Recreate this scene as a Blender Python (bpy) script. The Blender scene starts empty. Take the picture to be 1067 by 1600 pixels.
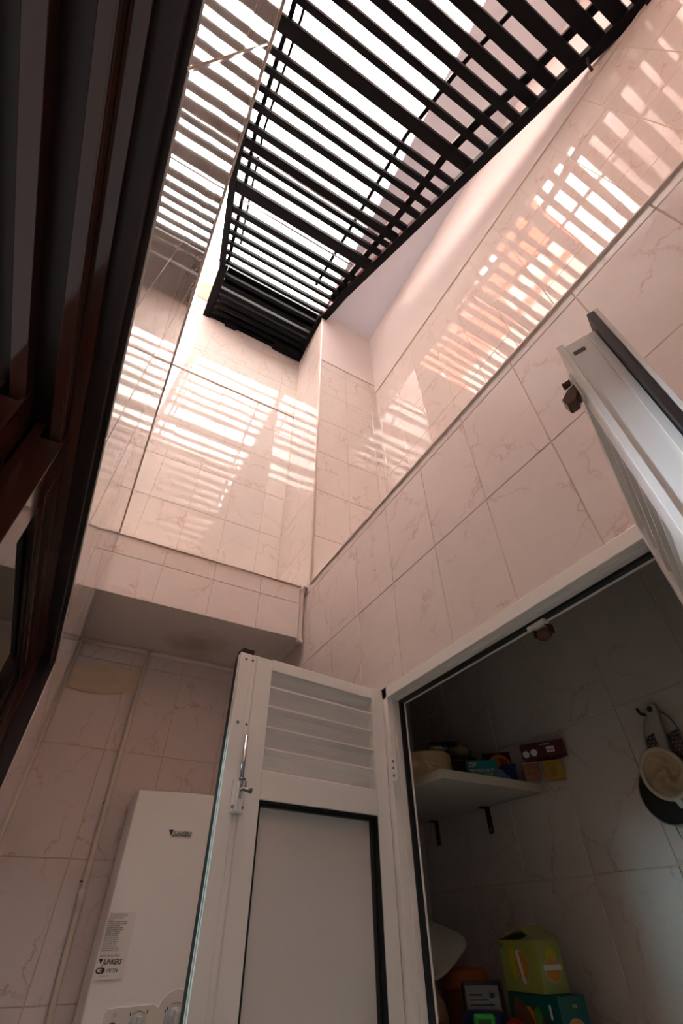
import bpy, bmesh, math, random
from mathutils import Vector, Matrix
random.seed(7)
C = bpy.context.scene.collection
SC = bpy.context.scene

# ------------------------------------------------------------------ camera
cam_data = bpy.data.cameras.new('camera'); cam = bpy.data.objects.new('camera', cam_data); C.objects.link(cam)
cam_data.sensor_fit = 'VERTICAL'; cam_data.sensor_height = 36; cam_data.sensor_width = 24
cam_data.lens = 714.6 / 1600 * 36
cam_data.clip_start = 0.01
cam.matrix_world = Matrix(((0.87422455, -0.32428387, -0.36134665, 0),
                           (-0.48541503, -0.59938118, -0.63648601, 0),
                           (-0.01018223, 0.7318348, -0.68140601, 0), (0, 0, 0, 1)))
SC.camera = cam
# ------------------------------------------------------------------ world (overcast, blown out sky)
w = bpy.data.worlds.new('sky'); SC.world = w; w.use_nodes = True
bg = w.node_tree.nodes['Background']
bg.inputs['Color'].default_value = (1.0, 0.95, 0.88, 1); bg.inputs['Strength'].default_value = 12.5
# daylight from the kitchen's own far window (behind and left of the camera)
def area_light(name, loc, target, size, power, color):
    l = bpy.data.lights.new(name, 'AREA'); l.shape = 'RECTANGLE'; l.size, l.size_y = size; l.energy = power; l.color = color
    o = bpy.data.objects.new(name, l); C.objects.link(o); o.location = loc
    o.rotation_euler = (Vector(target) - Vector(loc)).to_track_quat('-Z', 'Y').to_euler(); return o
area_light('kitchen_window_daylight', (-2.44, 1.52, 0.86), (0.5, 0.35, 0.1), (0.5, 0.3), 52, (0.68, 0.83, 1.0))
SC.view_settings.view_transform = 'Standard'; SC.view_settings.look = 'None'
SC.view_settings.gamma = 1; SC.view_settings.use_curve_mapping = False
SC.view_settings.exposure = 0.64

# ------------------------------------------------------------------ materials
def mat(name, col, rough=0.5, metal=0.0, spec=0.5, coat=0.0, noise=0.0, nscale=40, bump=0.0, bscale=200, emis=None, alpha=1.0, trans=0.0):
    m = bpy.data.materials.new(name); m.use_nodes = True; nt = m.node_tree; b = nt.nodes['Principled BSDF']
    b.inputs['Base Color'].default_value = (*col, 1); b.inputs['Roughness'].default_value = rough
    b.inputs['Metallic'].default_value = metal; b.inputs['Specular IOR Level'].default_value = spec
    b.inputs['Coat Weight'].default_value = coat; b.inputs['Alpha'].default_value = alpha
    b.inputs['Transmission Weight'].default_value = trans
    tc = nt.nodes.new('ShaderNodeTexCoord')
    if noise > 0:
        n = nt.nodes.new('ShaderNodeTexNoise'); n.inputs['Scale'].default_value = nscale; n.inputs['Detail'].default_value = 5
        nt.links.new(tc.outputs['Object'], n.inputs['Vector'])
        mx = nt.nodes.new('ShaderNodeMix'); mx.data_type = 'RGBA'
        mx.inputs['A'].default_value = (*[c * (1 - noise) for c in col], 1)
        mx.inputs['B'].default_value = (*[min(1, c * (1 + noise)) for c in col], 1)
        nt.links.new(n.outputs['Fac'], mx.inputs['Factor']); nt.links.new(mx.outputs['Result'], b.inputs['Base Color'])
    if bump > 0:
        n = nt.nodes.new('ShaderNodeTexNoise'); n.inputs['Scale'].default_value = bscale; n.inputs['Detail'].default_value = 3
        nt.links.new(tc.outputs['Object'], n.inputs['Vector'])
        bp = nt.nodes.new('ShaderNodeBump'); bp.inputs['Strength'].default_value = bump; bp.inputs['Distance'].default_value = 0.002
        nt.links.new(n.outputs['Fac'], bp.inputs['Height']); nt.links.new(bp.outputs['Normal'], b.inputs['Normal'])
    return m

def tile_material():
    m = bpy.data.materials.new('marbled_glazed_tile'); m.use_nodes = True; nt = m.node_tree; N = nt.nodes; L = nt.links
    b = N['Principled BSDF']
    tc = N.new('ShaderNodeTexCoord'); oi = N.new('ShaderNodeObjectInfo')
    sc = N.new('ShaderNodeVectorMath'); sc.operation = 'SCALE'; sc.inputs['Scale'].default_value = 37.0
    cx = N.new('ShaderNodeCombineXYZ')
    L.new(oi.outputs['Random'], cx.inputs[0]); L.new(oi.outputs['Random'], cx.inputs[1]); L.new(oi.outputs['Random'], cx.inputs[2])
    L.new(cx.outputs[0], sc.inputs[0])
    ad = N.new('ShaderNodeVectorMath'); ad.operation = 'ADD'
    L.new(tc.outputs['Object'], ad.inputs[0]); L.new(sc.outputs[0], ad.inputs[1])
    # warp
    nz = N.new('ShaderNodeTexNoise'); nz.inputs['Scale'].default_value = 16; nz.inputs['Detail'].default_value = 6; nz.inputs['Roughness'].default_value = 0.65
    L.new(ad.outputs[0], nz.inputs['Vector'])
    sb = N.new('ShaderNodeVectorMath'); sb.operation = 'SUBTRACT'; sb.inputs[1].default_value = (.5, .5, .5); L.new(nz.outputs['Color'], sb.inputs[0])
    s2 = N.new('ShaderNodeVectorMath'); s2.operation = 'SCALE'; s2.inputs['Scale'].default_value = 0.11; L.new(sb.outputs[0], s2.inputs[0])
    a2 = N.new('ShaderNodeVectorMath'); a2.operation = 'ADD'; L.new(ad.outputs[0], a2.inputs[0]); L.new(s2.outputs[0], a2.inputs[1])
    vo = N.new('ShaderNodeTexVoronoi'); vo.feature = 'DISTANCE_TO_EDGE'; vo.inputs['Scale'].default_value = 5.5
    L.new(a2.outputs[0], vo.inputs['Vector'])
    r1 = N.new('ShaderNodeMapRange'); r1.inputs['From Min'].default_value = 0.0; r1.inputs['From Max'].default_value = 0.026
    r1.inputs['To Min'].default_value = 1; r1.inputs['To Max'].default_value = 0; L.new(vo.outputs['Distance'], r1.inputs['Value'])
    n2 = N.new('ShaderNodeTexNoise'); n2.inputs['Scale'].default_value = 8; n2.inputs['Detail'].default_value = 2; L.new(ad.outputs[0], n2.inputs['Vector'])
    r2 = N.new('ShaderNodeMapRange'); r2.inputs['From Min'].default_value = 0.42; r2.inputs['From Max'].default_value = 0.66; L.new(n2.outputs['Fac'], r2.inputs['Value'])
    mu = N.new('ShaderNodeMath'); mu.operation = 'MULTIPLY'; L.new(r1.outputs[0], mu.inputs[0]); L.new(r2.outputs[0], mu.inputs[1])
    # faint clouding
    n3 = N.new('ShaderNodeTexNoise'); n3.inputs['Scale'].default_value = 14; n3.inputs['Detail'].default_value = 8; n3.inputs['Roughness'].default_value = 0.7
    L.new(ad.outputs[0], n3.inputs['Vector'])
    mx0 = N.new('ShaderNodeMix'); mx0.data_type = 'RGBA'
    mx0.inputs['A'].default_value = (*TILE_A, 1); mx0.inputs['B'].default_value = (*TILE_B, 1)
    L.new(n3.outputs['Fac'], mx0.inputs['Factor'])
    mx = N.new('ShaderNodeMix'); mx.data_type = 'RGBA'; mx.inputs['B'].default_value = (*VEIN, 1)
    m3 = N.new('ShaderNodeMath'); m3.operation = 'MULTIPLY'; m3.inputs[1].default_value = 0.75; L.new(mu.outputs[0], m3.inputs[0])
    L.new(m3.outputs[0], mx.inputs['Factor']); L.new(mx0.outputs['Result'], mx.inputs['A'])
    L.new(mx.outputs['Result'], b.inputs['Base Color'])
    b.inputs['Roughness'].default_value = 0.035; b.inputs['IOR'].default_value = 1.6
    nb = N.new('ShaderNodeTexNoise'); nb.inputs['Scale'].default_value = 6; nb.inputs['Detail'].default_value = 1.0; L.new(ad.outputs[0], nb.inputs['Vector'])
    bp = N.new('ShaderNodeBump'); bp.inputs['Strength'].default_value = 1.0; bp.inputs['Distance'].default_value = 0.0004
    L.new(nb.outputs['Fac'], bp.inputs['Height']); L.new(bp.outputs['Normal'], b.inputs['Normal'])
    return m
TILE_A = (0.70, 0.605, 0.57); TILE_B = (0.79, 0.70, 0.665); VEIN = (0.55, 0.31, 0.27)
M = {}
M['tile'] = tile_material()
M['grout'] = mat('beige_grout', (0.78, 0.62, 0.42), 0.8, noise=0.15, nscale=30)
M['plaster'] = mat('pale_pink_gloss_paint', (0.76, 0.66, 0.64), 0.22, noise=0.04, nscale=60, bump=0.25, bscale=120)
M['ceiling'] = mat('white_ceiling_paint', (0.85, 0.88, 0.98), 0.5, noise=0.02, nscale=20)
def soffit_mat():
    m = mat('stained_white_soffit', (0.74, 0.66, 0.61), 0.6, bump=0.4, bscale=250)
    nt = m.node_tree; N = nt.nodes; L = nt.links; b = N['Principled BSDF']
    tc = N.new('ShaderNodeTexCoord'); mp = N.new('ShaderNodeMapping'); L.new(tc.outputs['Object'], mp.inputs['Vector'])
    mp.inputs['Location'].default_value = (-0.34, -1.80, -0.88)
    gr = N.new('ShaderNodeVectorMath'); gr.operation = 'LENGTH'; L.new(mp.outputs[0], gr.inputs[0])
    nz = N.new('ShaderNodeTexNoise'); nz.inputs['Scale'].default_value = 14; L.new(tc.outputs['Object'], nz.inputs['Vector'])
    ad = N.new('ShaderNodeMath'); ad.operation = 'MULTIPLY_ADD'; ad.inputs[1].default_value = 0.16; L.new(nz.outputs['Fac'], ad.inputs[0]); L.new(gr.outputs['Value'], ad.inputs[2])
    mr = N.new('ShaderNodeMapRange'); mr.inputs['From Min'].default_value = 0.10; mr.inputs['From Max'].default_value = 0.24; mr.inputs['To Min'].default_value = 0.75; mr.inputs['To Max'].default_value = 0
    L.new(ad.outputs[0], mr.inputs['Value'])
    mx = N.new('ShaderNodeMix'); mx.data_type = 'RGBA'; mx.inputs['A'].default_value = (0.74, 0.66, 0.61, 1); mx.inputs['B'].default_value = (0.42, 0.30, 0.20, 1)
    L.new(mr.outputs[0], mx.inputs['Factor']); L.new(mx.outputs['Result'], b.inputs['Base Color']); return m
M['soffit'] = soffit_mat()
M['white'] = mat('white_lacquered_aluminium', (0.88, 0.84, 0.80), 0.28, noise=0.015, nscale=8)
M['white_dull'] = mat('grey_white_panel', (0.76, 0.73, 0.70), 0.45, noise=0.02, nscale=15, bump=0.15, bscale=500)
M['boiler'] = mat('white_enamel', (0.90, 0.86, 0.83), 0.30, noise=0.01, nscale=10)
M['rubber'] = mat('black_rubber', (0.008, 0.008, 0.009), 0.5)
M['brown'] = mat('brown_lacquered_frame', (0.055, 0.018, 0.012), 0.09, noise=0.35, nscale=3)
M['brown_dark'] = mat('dark_brown_frame', (0.015, 0.006, 0.005), 0.45)
M['steel'] = mat('black_painted_steel', (0.003, 0.0035, 0.0045), 0.45, spec=0.1, noise=0.3, nscale=20)
M['bright_steel'] = mat('bare_steel', (0.55, 0.55, 0.6), 0.2, 1.0)
M['screw'] = mat('dark_steel', (0.25, 0.22, 0.20), 0.35, 1.0)
M['cream'] = mat('cream_plastic', (0.78, 0.70, 0.58), 0.35, noise=0.04, nscale=20)
M['pipe'] = mat('cream_painted_pipe', (0.74, 0.65, 0.56), 0.35, noise=0.08, nscale=30)
M['putty'] = mat('yellowed_putty', (0.74, 0.60, 0.42), 0.5, noise=0.12, nscale=25, bump=0.4, bscale=60)
M['bead'] = mat('white_sealant', (0.80, 0.70, 0.62), 0.35, noise=0.05, nscale=30, bump=0.5, bscale=80)
M['brownplastic'] = mat('brown_plastic', (0.09, 0.035, 0.018), 0.25)
M['dark_room'] = mat('unlit_kitchen_dark', (0.10, 0.09, 0.085), 0.9)  # darkness of the unlit kitchen put into the base colour
M['concrete'] = mat('concrete', (0.66, 0.60, 0.56), 0.8, noise=0.1, nscale=10)
M['orange'] = mat('orange_render', (0.60, 0.04, 0.005), 0.8, noise=0.05, nscale=4)
M['orange_pale'] = mat('cream_render', (0.42, 0.36, 0.32), 0.8)
M['melamine'] = mat('white_melamine_edge', (0.74, 0.66, 0.55), 0.4, noise=0.03, nscale=30)
M['chip'] = mat('grey_melamine_underside', (0.60, 0.56, 0.52), 0.5, noise=0.04, nscale=60)
M['tape'] = mat('masking_tape', (0.85, 0.62, 0.34), 0.55, noise=0.06, nscale=40)
M['card_inner'] = mat('brown_card', (0.35, 0.24, 0.14), 0.8)
M['bracket'] = mat('dark_iron', (0.05, 0.035, 0.03), 0.5, 0.5)
M['glass'] = None
def glassy(name, tint, rough, opac):
    m = bpy.data.materials.new(name); m.use_nodes = True; nt = m.node_tree; N = nt.nodes; L = nt.links
    for n in list(N):
        if n.type != 'OUTPUT_MATERIAL': N.remove(n)
    out = [n for n in N if n.type == 'OUTPUT_MATERIAL'][0]
    t = N.new('ShaderNodeBsdfTransparent'); t.inputs[0].default_value = (*tint, 1)
    g = N.new('ShaderNodeBsdfGlossy'); g.inputs['Roughness'].default_value = rough
    f = N.new('ShaderNodeFresnel'); f.inputs[0].default_value = 1.5
    a = N.new('ShaderNodeMath'); a.operation = 'ADD'; a.use_clamp = True; a.inputs[1].default_value = opac; L.new(f.outputs[0], a.inputs[0])
    mx = N.new('ShaderNodeMixShader'); L.new(a.outputs[0], mx.inputs[0]); L.new(t.outputs[0], mx.inputs[1]); L.new(g.outputs[0], mx.inputs[2])
    L.new(mx.outputs[0], out.inputs[0]); return m
M['glass'] = glassy('window_glass', (0.85, 0.92, 0.90), 0.02, 0.10)
M['clear_plastic'] = glassy('clear_plastic', (0.9, 0.88, 0.85), 0.15, 0.08)
def flat(name, col, r=0.45): 
    if name not in M: M[name] = mat(name, col, r)
    return M[name]

# ------------------------------------------------------------------ helpers
class B:
    def __init__(s): s.bm = bmesh.new(); s.mi = 0
    def _m(s, geom):
        for f in geom: f.material_index = s.mi
        return geom
    def box(s, x0, x1, y0, y1, z0, z1, T=None):
        P = [(x0, y0, z0), (x1, y0, z0), (x1, y1, z0), (x0, y1, z0), (x0, y0, z1), (x1, y0, z1), (x1, y1, z1), (x0, y1, z1)]
        v = [s.bm.verts.new((T @ Vector(p)) if T else p) for p in P]
        return s._m([s.bm.faces.new([v[i] for i in q]) for q in ((0, 3, 2, 1), (4, 5, 6, 7), (0, 1, 5, 4), (1, 2, 6, 5), (2, 3, 7, 6), (3, 0, 4, 7))])
    def bar(s, p, q, w, h, up=(0, 0, 1)):
        p = Vector(p); q = Vector(q); d = (q - p).normalized(); u = Vector(up); a = d.cross(u).normalized(); u = a.cross(d).normalized()
        v = []
        for c in (p, q):
            for i, j in ((-1, -1), (1, -1), (1, 1), (-1, 1)): v.append(s.bm.verts.new(c + a * (i * w / 2) + u * (j * h / 2)))
        return s._m([s.bm.faces.new([v[i] for i in f]) for f in ((3, 2, 1, 0), (4, 5, 6, 7), (0, 1, 5, 4), (1, 2, 6, 5), (2, 3, 7, 6), (3, 0, 4, 7))])
    def tube(s, pts, r, n=12, cap=True):
        pts = [Vector(p) for p in pts]; rr = r if isinstance(r, (list, tuple)) else [r] * len(pts); rings = []
        pu = None
        for i, p in enumerate(pts):
            d = (pts[min(i + 1, len(pts) - 1)] - pts[max(i - 1, 0)]).normalized()
            if pu is None: pu = Vector((0, 0, 1)) if abs(d.z) < 0.9 else Vector((1, 0, 0))
            a = d.cross(pu).normalized(); pu = a.cross(d).normalized()
            rings.append([s.bm.verts.new(p + (a * math.cos(t) + pu * math.sin(t)) * rr[i]) for t in [2 * math.pi * k / n for k in range(n)]])
        fs = []
        for A, Bq in zip(rings, rings[1:]):
            for k in range(n):
                f = s.bm.faces.new((A[k], A[(k + 1) % n], Bq[(k + 1) % n], Bq[k])); f.smooth = True; fs.append(f)
        if cap: fs.append(s.bm.faces.new(rings[0][::-1])); fs.append(s.bm.faces.new(rings[-1]))
        return s._m(fs)
    def lathe(s, prof, c, ax=(0, 0, 1), n=28, closed=False):
        ax = Vector(ax).normalized(); u = ax.orthogonal().normalized(); v = ax.cross(u); c = Vector(c); rings = []
        for (r, h) in prof:
            rings.append([s.bm.verts.new(c + ax * h + (u * math.cos(t) + v * math.sin(t)) * max(r, 1e-5)) for t in [2 * math.pi * k / n for k in range(n)]])
        if closed: rings.append(rings[0])
        fs = []
        for A, Bq in zip(rings, rings[1:]):
            for k in range(n):
                f = s.bm.faces.new((A[k], A[(k + 1) % n], Bq[(k + 1) % n], Bq[k])); f.smooth = True; fs.append(f)
        return s._m(fs)
    def prism(s, pts, off, T=None):
        """pts: 3-D outline; off: extrusion vector"""
        o = Vector(off); a = [s.bm.verts.new((T @ Vector(p)) if T else Vector(p)) for p in pts]
        b = [s.bm.verts.new((T @ (Vector(p) + o)) if T else Vector(p) + o) for p in pts]; n = len(pts)
        fs = [s.bm.faces.new(a[::-1]), s.bm.faces.new(b)] + [s.bm.faces.new((a[i], a[(i + 1) % n], b[(i + 1) % n], b[i])) for i in range(n)]
        return s._m(fs)
    def done(s, name, mats, parent=None, bevel=0, label=None, T=None, kind=None, recalc=True, seg=2):
        if recalc: bmesh.ops.recalc_face_normals(s.bm, faces=s.bm.faces)
        me = bpy.data.meshes.new(name); s.bm.to_mesh(me); s.bm.free()
        for m in (mats if isinstance(mats, (list, tuple)) else [mats]): me.materials.append(m)
        o = bpy.data.objects.new(name, me); C.objects.link(o)
        if parent: o.parent = parent
        if T is not None: o.matrix_local = T
        if bevel:
            md = o.modifiers.new('bevel', 'BEVEL'); md.width = bevel; md.segments = seg; md.limit_method = 'ANGLE'; md.angle_limit = math.radians(40)
            for p in me.polygons: p.use_smooth = True
            try: md.harden_normals = True
            except Exception: pass
        if label: o['label'] = label
        if kind: o['kind'] = kind
        return o
def thing(name, label, cat, loc=(0, 0, 0), rotz=0, group=None):
    o = bpy.data.objects.new(name, None); C.objects.link(o); o.location = loc; o.rotation_euler = (0, 0, rotz); o.empty_display_size = 0.05
    o['label'] = label; o['category'] = cat
    if group: o['group'] = group
    return o
def tag(o, label, cat, group=None):
    o['label'] = label; o['category'] = cat
    if group: o['group'] = group
    return o
def rebase(o, loc):
    """move the origin of a top-level mesh to loc without moving it"""
    o.data.transform(Matrix.Translation(-Vector(loc))); o.location = loc; return o
def text(name, body, size, T, m, parent=None, depth=0.0003, shear=0.0, bold=0.0, align='LEFT', space=1.0, sx=1.0):
    cu = bpy.data.curves.new(name, 'FONT'); cu.body = body; cu.size = size; cu.extrude = depth; cu.shear = shear; cu.offset = bold; cu.align_x = align
    cu.space_line = space; cu.resolution_u = 3
    t = bpy.data.objects.new(name + '_tmp', cu); C.objects.link(t)
    dg = bpy.context.evaluated_depsgraph_get(); me = bpy.data.meshes.new_from_object(t.evaluated_get(dg))
    bpy.data.objects.remove(t); me.name = name; me.materials.clear(); me.materials.append(m)
    if sx != 1: me.transform(Matrix.Diagonal((sx, 1, 1, 1)))
    o = bpy.data.objects.new(name, me); C.objects.link(o)
    if parent: o.parent = parent
    o.matrix_local = T; return o
def frame(origin, xdir, ydir):
    """matrix whose local x,y,z = xdir, ydir, xdir×ydir"""
    x = Vector(xdir).normalized(); z = x.cross(Vector(ydir)).normalized(); y = z.cross(x)
    m = Matrix((x, y, z)).transposed().to_4x4(); m.translation = Vector(origin); return m

# ------------------------------------------------------------------ tiled walls
TILE_MESH = {}
def tile_mesh(a, b):
    key = (round(a, 3), round(b, 3))
    if key in TILE_MESH: return TILE_MESH[key]
    bm = bmesh.new(); c = 0.0012; t = 0.0024; g = 0.0009
    x0, x1, y0, y1 = g, a - g, g, b - g
    lo = [bm.verts.new(p) for p in ((x0, y0, -0.001), (x1, y0, -0.001), (x1, y1, -0.001), (x0, y1, -0.001))]
    mi = [bm.verts.new(p) for p in ((x0, y0, t - c), (x1, y0, t - c), (x1, y1, t - c), (x0, y1, t - c))]
    hi = [bm.verts.new(p) for p in ((x0 + c, y0 + c, t), (x1 - c, y0 + c, t), (x1 - c, y1 - c, t), (x0 + c, y1 - c, t))]
    for A, D in ((lo, mi), (mi, hi)):
        for i in range(4): bm.faces.new((A[i], A[(i + 1) % 4], D[(i + 1) % 4], D[i]))
    bm.faces.new(hi)
    me = bpy.data.meshes.new('tile'); bm.to_mesh(me); bm.free(); me.materials.append(M['tile']); TILE_MESH[key] = me; return me
def cuts(lo, hi, o, s):
    k = math.ceil((lo - o) / s - 1e-6); r = [lo]
    while o + k * s < hi - 1e-6:
        if o + k * s > lo + 0.006: r.append(o + k * s)
        k += 1
    if hi - r[-1] < 0.006 and len(r) > 1: r[-1] = hi
    else: r.append(hi)
    return r
def tiles(parent, origin, ud, vd, u0, u1, v0, v1, ou, ov, su=0.2035, sv=0.312):
    """tiles on the plane through origin spanned by unit vectors ud, vd (outward normal ud x vd)"""
    T = frame((0, 0, 0), ud, vd); O = Vector(origin)
    U = cuts(u0, u1, ou, su); V = cuts(v0, v1, ov, sv)
    for a, b in zip(U, U[1:]):
        for c, d in zip(V, V[1:]):
            o = bpy.data.objects.new('tile', tile_mesh(b - a, d - c)); C.objects.link(o); o.parent = parent
            j = Matrix.Rotation(random.gauss(0, 0.0012), 4, 'X') @ Matrix.Rotation(random.gauss(0, 0.0012), 4, 'Y')
            o.matrix_local = Matrix.Translation(O + Vector(ud) * a + Vector(vd) * c) @ T @ j
def struct(name, mats, boxes):
    b = B()
    for q in boxes: b.box(*q)
    return b.done(name, mats, kind='structure')
X, Y, Z = Vector((1, 0, 0)), Vector((0, 1, 0)), Vector((0, 0, 1))
FL = -1.32; NEAR = -1.5; LW = -0.086; RW = 0.704; FAR = 1.954; UR = 1.164; RET = 1.514; LEDGE = 1.126; CEIL = 3.78; TOP = 4.6; UL = -0.52
HEAD = 0.485; OY0, OY1 = 0.190, 1.022; OZ = 0.487
ZR = 0.778 - 0.312 * 8   # row joints of the tiling
# right wall around the pantry door (face x = 0.700)
wr = struct('wall_right', M['grout'], [(RW, RW + .055, NEAR, OY0, FL, LEDGE - .002), (RW, RW + .055, OY1, FAR, FL, LEDGE - .002), (RW, RW + .055, OY0, OY1, OZ, LEDGE - .002),
                                       (RW, RW + .055, RET + .004, FAR, LEDGE - .01, CEIL + .8)])
# normal of right wall is -x:  u = -y , v = z  -> (-y) x z = -x
tiles(wr, (RW, 0, 0), -Y, Z, -RET, 1.5, OZ, LEDGE, -0.7245, ZR)
tiles(wr, (RW, 0, 0), -Y, Z, -1.95, -RET, OZ, CEIL, -0.7245, ZR)
tiles(wr, (RW, 0, 0), -Y, Z, -1.95, -OY1, -0.86, OZ, -0.7245, ZR)
tiles(wr, (RW, 0, 0), -Y, Z, -OY0, 1.0, -0.47, OZ, -0.7245, ZR)
b = B(); b.box(RW - .009, RW + .1, NEAR, RET + .003, LEDGE - .003, LEDGE + .004); b.done('edge_strip', M['bead'], wr, bevel=.001)
# pantry roof slab, upper right wall, return face, ceiling over the recess
struct('trim_1', M['concrete'], [(RW + .05, UR + .1, NEAR, RET + .1, LEDGE - .03, LEDGE)])
wu = struct('wall_upper_right', M['grout'], [(UR, UR + .06, NEAR, RET + .06, LEDGE, CEIL + .02)])
tiles(wu, (UR, 0, 0), -Y, Z, -RET, 1.1, LEDGE, 2.945, -0.463 + 0.2035, ZR - 0.012)
b = B(); b.box(UR - .012, UR, NEAR, 1.48, 2.945, 2.957); b.done('molding', M['pipe'], wu, bevel=.002)
b = B(); b.box(UR - .008, UR, NEAR, RET, 2.957, CEIL); b.done('painted_band', M['plaster'], wu)
wt = struct('wall_return', M['grout'], [(RW + .004, UR + .06, RET, RET + .05, LEDGE - .02, CEIL + .02)])
tiles(wt, (0, RET, 0), X, Z, RW, UR, LEDGE, 3.05, RW, ZR)
b = B(); b.box(RW, UR, RET - .008, RET, 3.05, CEIL); b.done('painted_band', M['plaster'], wt)
b = B(); b.tube([(RW - .002, RET - .004, LEDGE), (RW - .002, RET - .004, CEIL)], .006, 8); b.done('corner_bead', M['bead'], wt)
struct('ceiling_near', M['plaster'], [(UL, RW + .1, NEAR - .06, -.36, TOP, TOP + .12)])
struct('ceiling', M['ceiling'], [(RW - .01, UR + .1, NEAR, RET + .06, CEIL, CEIL + .12)])
# far wall
wf = struct('wall_far', M['grout'], [(UL - .06, UR + .1, FAR, FAR + .06, FL, TOP)])
tiles(wf, (0, FAR, 0), X, Z, UL, 0.700, LEDGE + .1, CEIL, 0.162, ZR - 0.015)
tiles(wf, (0, FAR, 0), X, Z, LW, 0.700, -0.86, 0.88, 0.125, 0.499 - 0.312 * 5)
b = B(); b.box(UL, .70, FAR - .011, FAR, 2.885, 2.897); b.done('molding', M['pipe'], wf, bevel=.002)
b = B(); b.box(UL, .70, FAR - .008, FAR, CEIL, TOP); b.done('painted_band', M['plaster'], wf)
# putty residue round the old fixing under the soffit
b = B(); pts = []
for i in range(40):
    t = 2 * math.pi * i / 40; x = 0.045 + 0.138 * max(-1, min(1, 1.25 * math.cos(t))); z = 0.738 + 0.05 * max(-1, min(1, 1.3 * math.sin(t))) + .006 * math.sin(5 * t) + .004 * math.sin(11 * t)
    pts.append((x, FAR - .0048, z + .10 * (x - .05)))
b.prism(pts, (0, -.0008, 0)); b.done('putty_patch', M['putty'], wf)
b = B(); b.tube([(LW, FAR - .008, .873), (.70, FAR - .008, .873)], .011, 10); b.tube([(LW + .004, FAR - .006, .87), (LW + .004, FAR - .006, -.8)], .008, 8); b.done('sealant_bead', M['bead'], wf)
# bulkhead (tiled front, plastered underside)
bk = struct('wall_bulkhead', M['soffit'], [(LW, .672, 1.558, FAR, .881, LEDGE - .003)])
tiles(bk, (0, 1.558, 0), X, Z, LW, .672, .879, LEDGE, .101 - .196, 1.040 - .312 * 2, su=.1955)
b = B(); b.box(LW - .002, .674, 1.549, FAR, LEDGE - .003, LEDGE + .003); b.done('edge_strip', M['bead'], bk, bevel=.001)
b = B(); b.tube([(.684, 1.575, .868), (.686, 1.57, .88), (.686, 1.57, 1.10), (.69, 1.56, 1.125), (.694, 1.545, 1.132)], [.011, .012, .012, .013, .012], 10)
b.tube([(.676, 1.556, .874), (.688, 1.556, .869), (.69, 1.565, .872)], .010, 8)
b.box(.672, .70, 1.572, FAR, .881, LEDGE); b.done('sealant_bead', M['bead'], bk)
# left wall: lintel block over the window, pier beyond it
wl = struct('wall_left', M['grout'], [(UL, LW, NEAR, FAR, HEAD, LEDGE - .002), (UL, LW, 1.232, FAR, FL, HEAD)])
tiles(wl, (LW, 0, 0), Y, Z, -1.0, 1.558, HEAD - .003, LEDGE, 0.279, ZR)
tiles(wl, (LW, 0, 0), Y, Z, 1.558, 1.95, HEAD - .003, .879, 0.279, ZR)
tiles(wl, (LW, 0, 0), Y, Z, 1.235, 1.95, -0.86, HEAD - .003, 0.279, ZR)
b = B(); b.box(UL, LW + .0055, NEAR, 1.556, LEDGE - .001, LEDGE + .0015); b.done('edge_strip', M['bead'], wl, bevel=.001)
struct('wall_left_sill', M['grout'], [(-.30, LW, NEAR, 1.232, FL, -.62)])
wul = struct('wall_upper_left', M['plaster'], [(UL - .06, UL, NEAR, FAR, LEDGE, TOP)])
wn = struct('wall_near', mat('peach_render', (.52, .36, .28), .7, noise=.05, nscale=6), [(UL, UR + .1, NEAR - .06, NEAR, LEDGE, TOP), ])
struct('wall_near_lower', M['plaster'], [(LW - .2, RW + .055, NEAR - .06, NEAR, FL, LEDGE)])  # unseen lower part, made pale to bounce light onto boiler and leaf
struct('floor', M['concrete'], [(-2.6, UR + .1, -2.0, FAR + .1, FL - .1, FL)])
# kitchen behind the window (walls coloured dark to read as unlit)
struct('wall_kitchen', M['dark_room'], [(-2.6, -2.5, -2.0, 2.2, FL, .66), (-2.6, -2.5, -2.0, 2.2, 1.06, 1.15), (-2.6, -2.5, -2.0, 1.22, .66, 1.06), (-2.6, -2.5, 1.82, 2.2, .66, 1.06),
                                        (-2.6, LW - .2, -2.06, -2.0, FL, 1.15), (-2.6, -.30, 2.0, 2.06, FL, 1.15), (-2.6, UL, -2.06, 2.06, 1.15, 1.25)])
# pantry shell: back wall, side walls, roof
wp = struct('wall_pantry', M['grout'], [(UR, UR + .06, -.3, RET + .06, FL, LEDGE - .03)])
tiles(wp, (UR, 0, 0), -Y, Z, -RET, .2, -0.86, LEDGE - .05, -0.892, 0.412 - .312 * 5, su=.2065)
wps = struct('wall_pantry_side', M['grout'], [(RW + .055, UR, RET, RET + .05, FL, LEDGE - .03)])
tiles(wps, (0, RET, 0), X, Z, RW + .055, UR, -0.86, LEDGE - .05, UR - .2035 * 3, 0.412 - .312 * 5)
struct('wall_pantry_near', M['concrete'], [(RW + .055, UR, -.36, -.3, FL, LEDGE - .03)])
# neighbouring facade high above the left side (seen only mirrored in the glaze)
fc = struct('wall_neighbour', M['orange'], [(-1.15, -1.05, .15, 6.0, TOP, 10.5)])
for (y0, y1, z0, z1) in ((.25, 2.2, 4.8, 5.9), (.25, 1.2, 6.1, 6.6), (2.5, 3.6, 5.2, 6.6), (.9, 1.4, 7.5, 8.0)):
    b = B(); b.box(-1.05, -1.02, y0, y1, z0, z1); b.done('cream_panel', M['orange_pale'], fc)

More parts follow.
